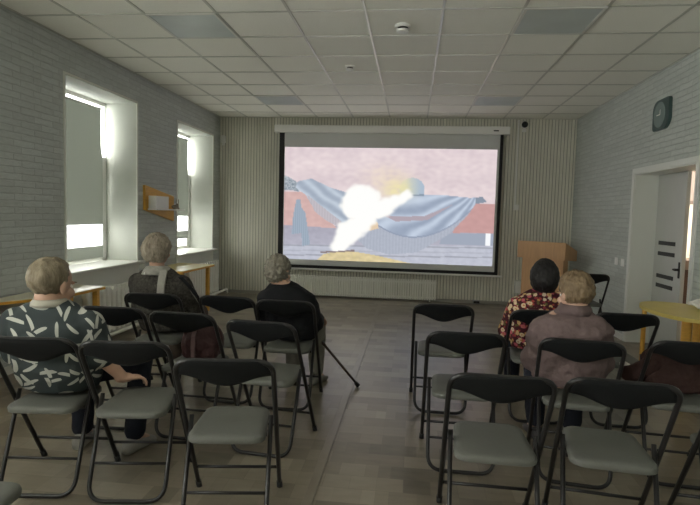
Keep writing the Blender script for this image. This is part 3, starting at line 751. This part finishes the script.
def person(name, loc, yaw, P, label):
    r = empty(name, (loc[0], loc[1], 0), math.radians(yaw), label, 'person')
    inv = None
    hd = Vector(P['head']); hR = Matrix.Rotation(math.radians(P.get('head_yaw', 0)), 3, 'Z') @ Matrix.Rotation(math.radians(P.get('head_pitch', 0)), 3, 'X') @ Matrix.Rotation(math.radians(P.get('head_roll', 0)), 3, 'Y')
    hs = P.get('head_size', 1.)
    def h(p): return hd + hR @ (Vector(p) * hs)
    # ---- the body, one continuous surface
    b = MB(); torso(b, P['torso'], -.016)
    b.sphere(h((0, -.012, .028)), [q * hs for q in (.077, .097, .090)], 28, 18, hR)
    b.sphere(h((0, .030, -.052)), [q * hs for q in (.060, .060, .070)], 24, 16, hR)
    b.sphere(h((0, .052, -.098)), [q * hs for q in (.030, .028, .022)], 14, 10, hR)
    b.sphere(h((0, .088, .012)), [q * hs for q in (.045, .014, .014)], 14, 8, hR)
    b.limb([h((0, .088, .008)), h((0, .104, -.022))], [.009 * hs, .0135 * hs], 12)
    b.sphere(h((0, .086, -.066)), [q * hs for q in (.024, .012, .010)], 12, 8, hR)
    for s in (-1, 1):
        b.sphere(h((s * .079, -.012, -.010)), [q * hs for q in (.012, .020, .033)], 14, 10, hR @ Matrix.Rotation(s * .25, 3, 'Z'))
        b.sphere(h((s * .042, .060, -.035)), [q * hs for q in (.028, .026, .026)], 12, 8, hR)
        b.sphere(h((s * .010, .100, -.028)), .009 * hs, 8, 6)
    nk = Vector(P['neck']); b.limb([nk + Vector((0, -.01, -.05)), nk + Vector((0, 0, .01)), h((0, -.022, -.055))], [.066, .058 * hs, .055 * hs])
    for s, key in ((-1, 'L'), (1, 'R')):
        a = P['arm' + key]; b.limb(a, [.048, .041, .028]); hp = P.get('hand' + key)
        if hp: hand(b, a[2], hp[0], hp[1], s, hp[2], .95)
        l = P['leg' + key]; b.limb(l, [.078, .056, .040]); fd = Vector(P.get('foot' + key, (s * .15, 1, 0))).normalized()
        b.limb([l[2], Vector((l[2][0], l[2][1], .035)) + fd * .10], [.036, .026])
    remesh(b, 'body', M['skin'], r, .0058, 4)
    for s in (-1, 1):
        e = MB().sphere(h((s * .031, .077, -.004)), .0105 * hs, 12, 8).build('eye', M['eyewhite'], r, True)
        MB().sphere(h((s * .031, .0825, -.004)), .0062 * hs, 10, 6).build('iris', M['brown'], e, True)
    g = MB(); g.sphere(h((0, .0955, -.066)), [q * hs for q in (.021, .004, .0055)], 14, 8, hR); g.build('lips', M['lips'], r, True)
    for s in (-1, 1): MB().sphere(h((s * .031, .0965, .016)), [q * hs for q in (.018, .006, .0035)], 12, 6, hR).build('eyebrow', P['hair']['mat'], r, True)
    # ---- hair: a closed cap that dips under the skin where the face is bare
    Hh = P['hair']; g = MB(); q = bmesh.ops.create_uvsphere(g.bm, u_segments=72, v_segments=48, radius=1.)
    cx = Vector(Hh.get('c', (0, -.014, .030))); rad = Hh.get('r', (.086, .106, .100)); seed = Vector((3.1, loc[0] * 9, loc[1] * 5))
    for v in g.bm.verts:
        d = v.co.normalized(); 
        line = Hh.get('nape', -.80) + (Hh.get('front', .42) - Hh.get('nape', -.80)) * sst(Hh.get('y0', -.25), Hh.get('y1', .55), d.y)
        k = sst(line - .10, line + .06, d.z)
        nz = noise.fractal(d * Hh.get('freq', 5.) + seed, 1., 2., 4) * Hh.get('amp', .006) + Hh.get('strand', .0) * noise.noise(Vector((math.atan2(d.x, d.y) * 9, d.z * 1.5, seed.y)))
        out = Vector((d.x * rad[0], d.y * rad[1], d.z * rad[2])) * (1 + 0.0) + d * nz
        inn = Vector((d.x * .060, d.y * .075, d.z * .070))
        v.co = h(cx + inn.lerp(out, k))
    g.build('hair', Hh['mat'], r, True)
    # ---- clothes
    g = MB(); torso(g, P['torso'], 0.)
    sl = P['sleeve']     # (fraction of forearm covered, upper radius, elbow radius, cuff radius)
    for key in 'LR':
        a = [Vector(q) for q in P['arm' + key]]; frac = sl[0]
        if frac > 0: pts = [a[0], a[0].lerp(a[1], .5), a[1], a[1].lerp(a[2], frac)]; rr = [sl[1], (sl[1] + sl[2]) / 2, sl[2], sl[3]]
        else: pts = [a[0], a[0].lerp(a[1], .5), a[0].lerp(a[1], .98 + frac)]; rr = [sl[1], (sl[1] + sl[2]) / 2, sl[2]]
        g.limb(pts, rr)
    wr = P.get('wrinkle', .006); sd = loc[0] * 7
    top = remesh(g, P.get('top_name', 'shirt'), P['top_mat'], r, .011, 5, lambda c: wr * noise.fractal(Vector((c.x * 9 + sd, c.y * 9, c.z * 14)), 1., 2., 3))
    g = MB(); tr = P.get('leg_r', (.092, .074, .060))
    for key in 'LR':
        l = [Vector(q) for q in P['leg' + key]]; g.limb([l[0], l[0].lerp(l[1], .5), l[1], l[1].lerp(l[2], .5), l[1].lerp(l[2], .93)], [tr[0], (tr[0] + tr[1]) / 2, tr[1], (tr[1] + tr[2]) / 2, tr[2]])
    g.sphere((0, .03, .53), (.15, .11, .075), 20, 12)
    if P.get('skirt'):
        l1, l2 = Vector(P['legL'][1]), Vector(P['legR'][1]); g.box(l1.x, l2.x, .0, l1.y, .45, .57)
    remesh(g, P.get('bottom_name', 'trousers'), P['bottom_mat'], r, .012, 5, lambda c: .006 * noise.fractal(Vector((c.x * 10, c.y * 10, c.z * 10 + sd)), 1., 2., 3))
    for key, s in (('L', -1), ('R', 1)):
        shoe(None, P['leg' + key][2], P.get('foot' + key, (s * .15, 1, 0)), P['shoe_mat'], r)
    return r
SZ = .443      # seat top

# --- man in the leaf-print polo (chair A), turned a little to his right, hand on the next chair's seat
pA = person('person', (CH['A'][0] - .015, CH['A'][1] + .03), 5, dict(
    head=(-.035, .0, 1.004), head_yaw=-15, head_pitch=-8, neck=(-.035, -.02, .885), head_size=1.12,
    torso=[(.0, .03, .462, .18, .13, 0), (.0, .0, .54, .214, .155, 0), (.0, -.02, .64, .222, .155, 0), (-.01, -.03, .74, .215, .148, 0), (-.02, -.035, .81, .208, .13, 0), (-.025, -.03, .86, .190, .105, .1), (-.03, -.022, .897, .145, .085, .15), (-.035, -.02, .927, .075, .070, .15)],
    armL=[(-.215, -.02, .805), (-.275, .06, .61), (-.17, .27, .57)], armR=[(.165, -.02, .805), (.232, -.01, .625), (.315, .045, .512)],
    handL=((.6, .8, -.15), (0, 0, 1), .4), handR=((.74, .62, -.10), (-.05, .05, 1), .72),
    legL=[(-.09, .05, .552), (-.10, .43, .51), (-.06, .33, .09)], legR=[(.10, .05, .552), (.27, .37, .51), (.27, .29, .09)],
    footL=(-.1, 1, 0), footR=(.3, 1, 0), sleeve=(-.10, .080, .074, .07), top_mat=M['leaf'], top_name='polo_shirt', bottom_mat=M['navy'], shoe_mat=M['shoe'],
    hair=dict(mat=hair_mat('hair_sandy_grey', (.115, .09, .055), (.27, .225, .155)), c=(0, -.016, .034), r=(.086, .106, .095), nape=-1.0, front=.60, amp=.004, y0=-.15, y1=.5)),
    'heavy-set man in a dark shirt with pale leaf strokes, hand resting on the next chair')
g = MB(); g.lathe([(.092, .902), (.088, .918), (.078, .934), (.068, .937), (.066, .92), (.08, .90)], (-.037, -.02, 0), 28)
g.build('collar', M['collar'], pA, True)

# --- grey-haired woman in dark knit with shoulder strap (chair E)
pE = person('person', (CH['E'][0] - .06, CH['E'][1] + .06), -4, dict(
    head=(-.03, .0, 1.09), head_yaw=-14, head_pitch=-8, neck=(-.02, -.02, .945), head_size=.97,
    torso=[(0, .03, .462, .17, .13, 0), (0, .02, .54, .20, .145, 0), (0, .0, .64, .20, .140, 0), (0, -.02, .74, .208, .138, 0), (0, -.03, .83, .212, .125, 0), (-.005, -.028, .885, .192, .10, .1), (-.015, -.022, .925, .14, .08, .15), (-.02, -.02, .955, .070, .066, .15)],
    armL=[(-.185, -.02, .832), (-.225, .05, .63), (-.08, .22, .60)], armR=[(.185, -.02, .832), (.25, .07, .64), (.12, .26, .60)],
    handL=((.8, .5, -.1), (0, 0, 1), .5), handR=((-.7, .6, -.1), (0, 0, 1), .5),
    legL=[(-.09, .06, .552), (-.11, .42, .52), (-.10, .44, .09)], legR=[(.09, .06, .552), (.11, .42, .52), (.12, .44, .09)],
    sleeve=(.9, .076, .062, .045), top_mat=M['knit'], top_name='cardigan', bottom_mat=M['brownskirt'], bottom_name='skirt', skirt=True, shoe_mat=M['shoedark'], leg_r=(.093, .085, .06),
    hair=dict(mat=hair_mat('hair_streaked_grey', (.15, .12, .09), (.47, .41, .33), 30), c=(0, -.012, .004), r=(.108, .124, .132), nape=-.90, front=.30, amp=.008, strand=.008, y0=.0, y1=.75)),
    'grey-haired woman in a dark knit cardigan with pale collar and a strap on one shoulder')
g = MB(); g.lathe([(.120, .905), (.106, .935), (.086, .960), (.066, .972), (.060, .96), (.09, .91)], (-.018, -.022, 0), 28)
c_ = g.build('collar', M['greyknit'], pE, True)
g = MB(); rx_ = Matrix.Rotation(PI / 2 - .5, 3, 'X')
g.tube([(-.075, -.118, .918), (.03, -.118, .918)], .003, 6)
for k in range(4): g.lathe([(.013, 0), (.013, .004), (.008, .004), (.008, 0)], (-.06 + k * .025, -.122, .915), 14, rx_)
g.build('collar_trim', M['white'], c_)
def strap(name, pts, w, m, par, th=.006):
    pts = [Vector(p) for p in pts]; rings = []
    for i, p in enumerate(pts):
        t_ = (pts[min(i + 1, len(pts) - 1)] - pts[max(0, i - 1)]).normalized(); n_ = Vector((p.x * .3, p.y + .0, .15)).normalized()
        l = t_.cross(n_).normalized(); n2 = l.cross(t_)
        rings.append([p + l * w / 2 + n2 * th, p - l * w / 2 + n2 * th, p - l * w / 2 - n2 * th, p + l * w / 2 - n2 * th])
    return MB().loft(rings).build(name, m, par)
strap('pale_panel', [(.085, -.152, .72), (.085, -.156, .78), (.09, -.157, .84), (.09, -.146, .875), (.085, -.125, .91), (.075, -.095, .94)], .055, M['greyknit'], pE, .010)
strap('sleeve_stripe', [(.250, -.03, .83), (.285, -.022, .77), (.308, .002, .71), (.322, .03, .665)], .034, M['greyknit'], pE, .006)
hb = empty('handbag', cw('E', (.27, -.02, .43)), 0, 'dark handbag hanging by its strap beside the grey-haired woman', 'bag')
strap('shoulder_strap', [(-.10, -.11, .475), (-.08, -.125, .47), (-.03, -.12, .42), (.03, -.09, .33), (.06, -.05, .22), (.04, -.02, .14), (.0, .0, .09)], .024, M['blackcloth'], hb, .004)
g = MB(); g.box(-.035, .035, -.11, .11, .0, .11, .02, 3); remesh(g, 'body', M['black'], hb, .01, 3); MB().box(-.005, .005, -.09, .09, .108, .115, .002).build('zip', M['blackmetal'], hb)

# --- man with a cane in black (chair I)
pI = person('person', (CH['I'][0] + .0, CH['I'][1] + .06), -3, dict(
    head=(-.118, .0, .962), head_yaw=-14, head_pitch=-12, neck=(-.085, -.02, .865), head_size=1.0,
    torso=[(0, .03, .462, .17, .13, 0), (0, .02, .53, .195, .145, 0), (0, .0, .62, .20, .145, 0), (-.02, -.02, .71, .205, .14, 0), (-.04, -.03, .775, .20, .125, 0), (-.055, -.028, .82, .175, .10, .1), (-.07, -.02, .858, .125, .082, .15), (-.08, -.015, .888, .070, .066, .15)],
    armL=[(-.205, -.02, .752), (-.25, .06, .56), (-.10, .24, .575)], armR=[(.105, -.02, .752), (.165, .05, .575), (.13, .26, .575)],
    handL=((.8, .5, -.1), (0, 0, 1), .5), handR=((.25, .8, -.3), (0, -.1, 1), 1.0),
    legL=[(-.09, .06, .552), (-.11, .40, .51), (-.09, .36, .09)], legR=[(.09, .06, .552), (.10, .40, .51), (.105, .36, .09)],
    footR=(.3, 1, 0), footL=(-.2, 1, 0), sleeve=(.85, .076, .066, .05), top_mat=M['blackcloth'], top_name='sweater', bottom_mat=M['beige'], shoe_mat=M['shoe'], leg_r=(.088, .074, .062),
    hair=dict(mat=hair_mat('hair_grey_wavy', (.14, .13, .105), (.32, .29, .235), 30), c=(0, -.020, .012), r=(.092, .112, .118), nape=-.90, front=.55, amp=.015, freq=6, y0=-.05, y1=.6)),
    'grey-haired man in a black sweater and light trousers with a walking cane')
# --- woman in the floral blouse (chair P)
pP = person('person', (CH['P'][0] + .04, CH['P'][1] + .06), -2, dict(
    head=(.025, .0, .99), head_yaw=4, head_pitch=-10, neck=(.02, -.02, .872), head_size=.97,
    torso=[(0, .03, .462, .18, .13, 0), (0, .02, .53, .20, .15, 0), (0, .0, .62, .195, .145, 0), (0.0, -.02, .71, .20, .142, 0), (.005, -.03, .79, .20, .128, 0), (.01, -.028, .835, .18, .10, .1), (.015, -.02, .870, .13, .08, .15), (.02, -.015, .898, .070, .066, .15)],
    armL=[(-.155, -.02, .765), (-.215, .05, .57), (-.10, .25, .57)], armR=[(.175, -.02, .765), (.225, .05, .57), (.11, .25, .57)],
    handL=((.8, .5, -.1), (0, 0, 1), .5), handR=((-.8, .5, -.1), (0, 0, 1), .5),
    legL=[(-.09, .06, .552), (-.11, .42, .51), (-.10, .44, .09)], legR=[(.09, .06, .552), (.11, .42, .51), (.10, .44, .09)],
    sleeve=(.8, .076, .066, .05), top_mat=M['floral'], top_name='blouse', bottom_mat=M['navy'], shoe_mat=M['shoedark'], leg_r=(.088, .074, .06),
    hair=dict(mat=hair_mat('hair_black', (.005, .004, .004), (.012, .010, .010)), c=(0, -.018, .0), r=(.104, .120, .138), nape=-.92, front=.30, amp=.005, strand=.003, y0=.0, y1=.75)),
    'black-haired woman in a dark red blouse printed with cream and pink flowers')
# --- person in the mauve jacket (chair O)
pO = person('person', (CH['O'][0] - .01, CH['O'][1] + .06), -4, dict(
    head=(.01, .0, .992), head_yaw=24, head_pitch=-10, neck=(.01, -.02, .895), head_size=1.0,
    torso=[(0, .02, .466, .185, .14, 0), (0, .01, .52, .207, .155, 0), (0, -.0, .60, .212, .160, 0), (0, -.015, .69, .215, .155, 0), (0, -.028, .78, .210, .138, 0), (.003, -.028, .835, .19, .11, .1), (.006, -.02, .878, .14, .09, .15), (.01, -.015, .912, .078, .074, .15)],
    armL=[(-.15, -.02, .762), (-.188, .05, .585), (-.09, .26, .585)], armR=[(.15, -.02, .762), (.188, .05, .585), (.09, .26, .585)],
    handL=((.8, .5, -.1), (0, 0, 1), .5), handR=((-.8, .5, -.1), (0, 0, 1), .5),
    legL=[(-.10, .06, .552), (-.12, .42, .51), (-.11, .34, .09)], legR=[(.10, .06, .552), (.12, .42, .51), (.11, .34, .09)],
    sleeve=(.9, .088, .076, .055), top_mat=M['mauve'], top_name='jacket', bottom_mat=M['navy'], shoe_mat=M['shoedark'], wrinkle=.016, leg_r=(.09, .076, .06),
    hair=dict(mat=hair_mat('hair_dark_blond', (.10, .065, .035), (.27, .195, .115), 34), c=(0, -.016, .028), r=(.090, .110, .106), nape=-.84, front=.45, amp=.008, strand=.006, y0=-.1, y1=.6)),
    'fair short-haired person in a wrinkled mauve-grey jacket')
g = MB(); g.lathe([(.098, .885), (.09, .915), (.078, .938), (.070, .938), (.072, .915)], (.01, -.02, 0), 28); g.build('collar', M['mauve'], pO, True)

# ---------------------------------------------------------------- cane
tip = Vector((-.385, 4.29, 0)); up = Vector((-.715, 4.22, .40)); ax = (up - tip).normalized()
cn = empty('walking_cane', tip, 0, 'dark wooden walking cane slanting from the floor to the man in black', 'cane')
MB().tube([ax * .03, ax * .445], [.0095, .011], 12).build('shaft', M['cane'], cn, True)
top_ = ax * .445; hd_ = Vector((-.2, 1., .0)).normalized()
MB().tube(fillet([top_, ax * .468, ax * .468 + hd_ * .05], .02), .0125, 12).build('handle', M['cane'], cn, True)
MB().tube([ax * .012, ax * .05], [.018, .0145], 12).build('rubber_tip', M['rubber'], cn, True)

# ---------------------------------------------------------------- garments and bags left on chairs
def crumple(s): return lambda c: .014 * noise.fractal(Vector((c.x * 11 + s, c.y * 11, c.z * 9)), 1., 2., 4)
bg = empty('bag', cw('F', (.03, .0, .452)), math.radians(-2), 'maroon fabric bag slumped on a folding chair seat', 'bag')
g = MB(); g.sphere((0, 0, .115), (.135, .12, .115), 24, 16); g.box(-.12, .12, -.09, .09, .014, .15, .03, 3); g.sphere((.05, .0, .16), (.07, .08, .075)); g.sphere((-.05, -.02, .17), (.07, .07, .06))
remesh(g, 'body', M['maroon'], bg, .009, 5, crumple(3))
strap('strap', [(.0, -.135, .04), (.002, -.145, .10), (.0, -.135, .17), (-.005, -.08, .235), (-.005, .0, .255)], .026, M['maroonlight'], bg, .005)
MB().tube(fillet([(-.09, .0, .19), (-.06, .02, .27), (.06, .02, .27), (.09, 0., .19)], .04), .008, 8).build('handle', M['maroonlight'], bg, True)
ct = empty('coat', cw('S', (0, .03, .452)), math.radians(-4), 'dark brown coat heaped on a folding chair seat against its back', 'coat')
g = MB(); g.sphere((.0, -.01, .10), (.165, .11, .10), 24, 16); g.sphere((-.02, .0, .17), (.15, .09, .10)); g.sphere((.08, -.0, .17), (.085, .08, .10)); g.box(-.155, .155, -.10, .10, .014, .09, .03, 3)
remesh(g, 'body', M['browncoat'], ct, .009, 5, crumple(8))
g = MB(); g.limb([(-.13, -.03, .14), (-.19, .0, .085), (-.225, .05, .075)], [.06, .05, .042]); remesh(g, 'sleeve', M['browncoat'], ct, .009, 4, crumple(1))
g = MB(); g.limb([(-.215, .045, .10), (-.24, .07, .115)], [.026, .022]); remesh(g, 'lining', M['whitecloth'], ct, .007, 3)
# something white and folded on the yellow table
wc = empty('cloth', (2.33, 4.50, .738), 0, 'crumpled white cloth lying on the rounded yellow table', 'cloth')
g = MB(); g.sphere((.03, .02, .035), (.14, .11, .04), 20, 12); g.sphere((.09, .05, .05), (.09, .08, .055)); g.box(-.1, .12, -.08, .09, .012, .05, .01)
remesh(g, 'fabric', M['whitecloth'], wc, .007, 4, crumple(5))

# ---------------------------------------------------------------- light
w = bpy.data.worlds.new('World'); sc.world = w; w.use_nodes = True
SKY = 9.5
bg_ = w.node_tree.nodes['Background']; bg_.inputs[0].default_value = (1., 1., .935, 1); bg_.inputs[1].default_value = SKY
def area(name, loc, rot, sx, sy, power, col=(1, 1, 1), portal=False):
    l = bpy.data.lights.new(name, 'AREA'); l.shape = 'RECTANGLE'; l.size = sx; l.size_y = sy; l.energy = power; l.color = col
    if portal: l.cycles.is_portal = True
    o = bpy.data.objects.new(name, l); COL.objects.link(o); o.location = loc; o.rotation_euler = rot; return o
for i, (a, b, c, d) in enumerate(WIN):
    area('window_light_helper', (XL - .47, (a + b) / 2, (c + d) / 2), (0, -PI / 2, 0), d - c, b - a, 1, portal=True)
    if i > 2: area('window_light_helper', (XL - .41, (a + b) / 2, (c + d) / 2), (0, -PI / 2 - .95, 0), d - c - .1, b - a - .1, 88, (1, 1, .95))  # fill lamp added in each unseen rear window, tilted up to brighten the ceiling
# added light without a fixture, brightens the corridor past the door
area('corridor_fill', (3.5, 8.4, 2.58), (0, 0, 0), .6, 1.2, 22, (1, .88, .72))

# ---------------------------------------------------------------- camera
f, yaw, pitch, roll, zc = 537.41, .1140, .0722, .0271, 1.4122
fw = Vector((-math.sin(yaw) * math.cos(pitch), math.cos(yaw) * math.cos(pitch), -math.sin(pitch)))
rv = Vector((math.cos(yaw), math.sin(yaw), 0)); uv = rv.cross(fw)
r2 = rv * math.cos(roll) + uv * math.sin(roll); u2 = -rv * math.sin(roll) + uv * math.cos(roll)
cam = bpy.data.cameras.new('camera'); co = bpy.data.objects.new('camera', cam); COL.objects.link(co)
co.matrix_world = Matrix(((r2.x, u2.x, -fw.x, 0), (r2.y, u2.y, -fw.y, 0), (r2.z, u2.z, -fw.z, zc), (0, 0, 0, 1)))
cam.sensor_width = 36; cam.lens = f / 700 * 36; cam.clip_start = .05; cam.clip_end = 300
sc.camera = co
sc.view_settings.view_transform = 'Standard'; sc.view_settings.look = 'None'; sc.view_settings.gamma = 1; sc.view_settings.use_curve_mapping = False
sc.view_settings.exposure = .12
sc.cycles.use_denoising = True
sc.cycles.max_bounces = 10; sc.cycles.diffuse_bounces = 6; sc.cycles.transparent_max_bounces = 12
sc.cycles.caustics_reflective = False; sc.cycles.caustics_refractive = False
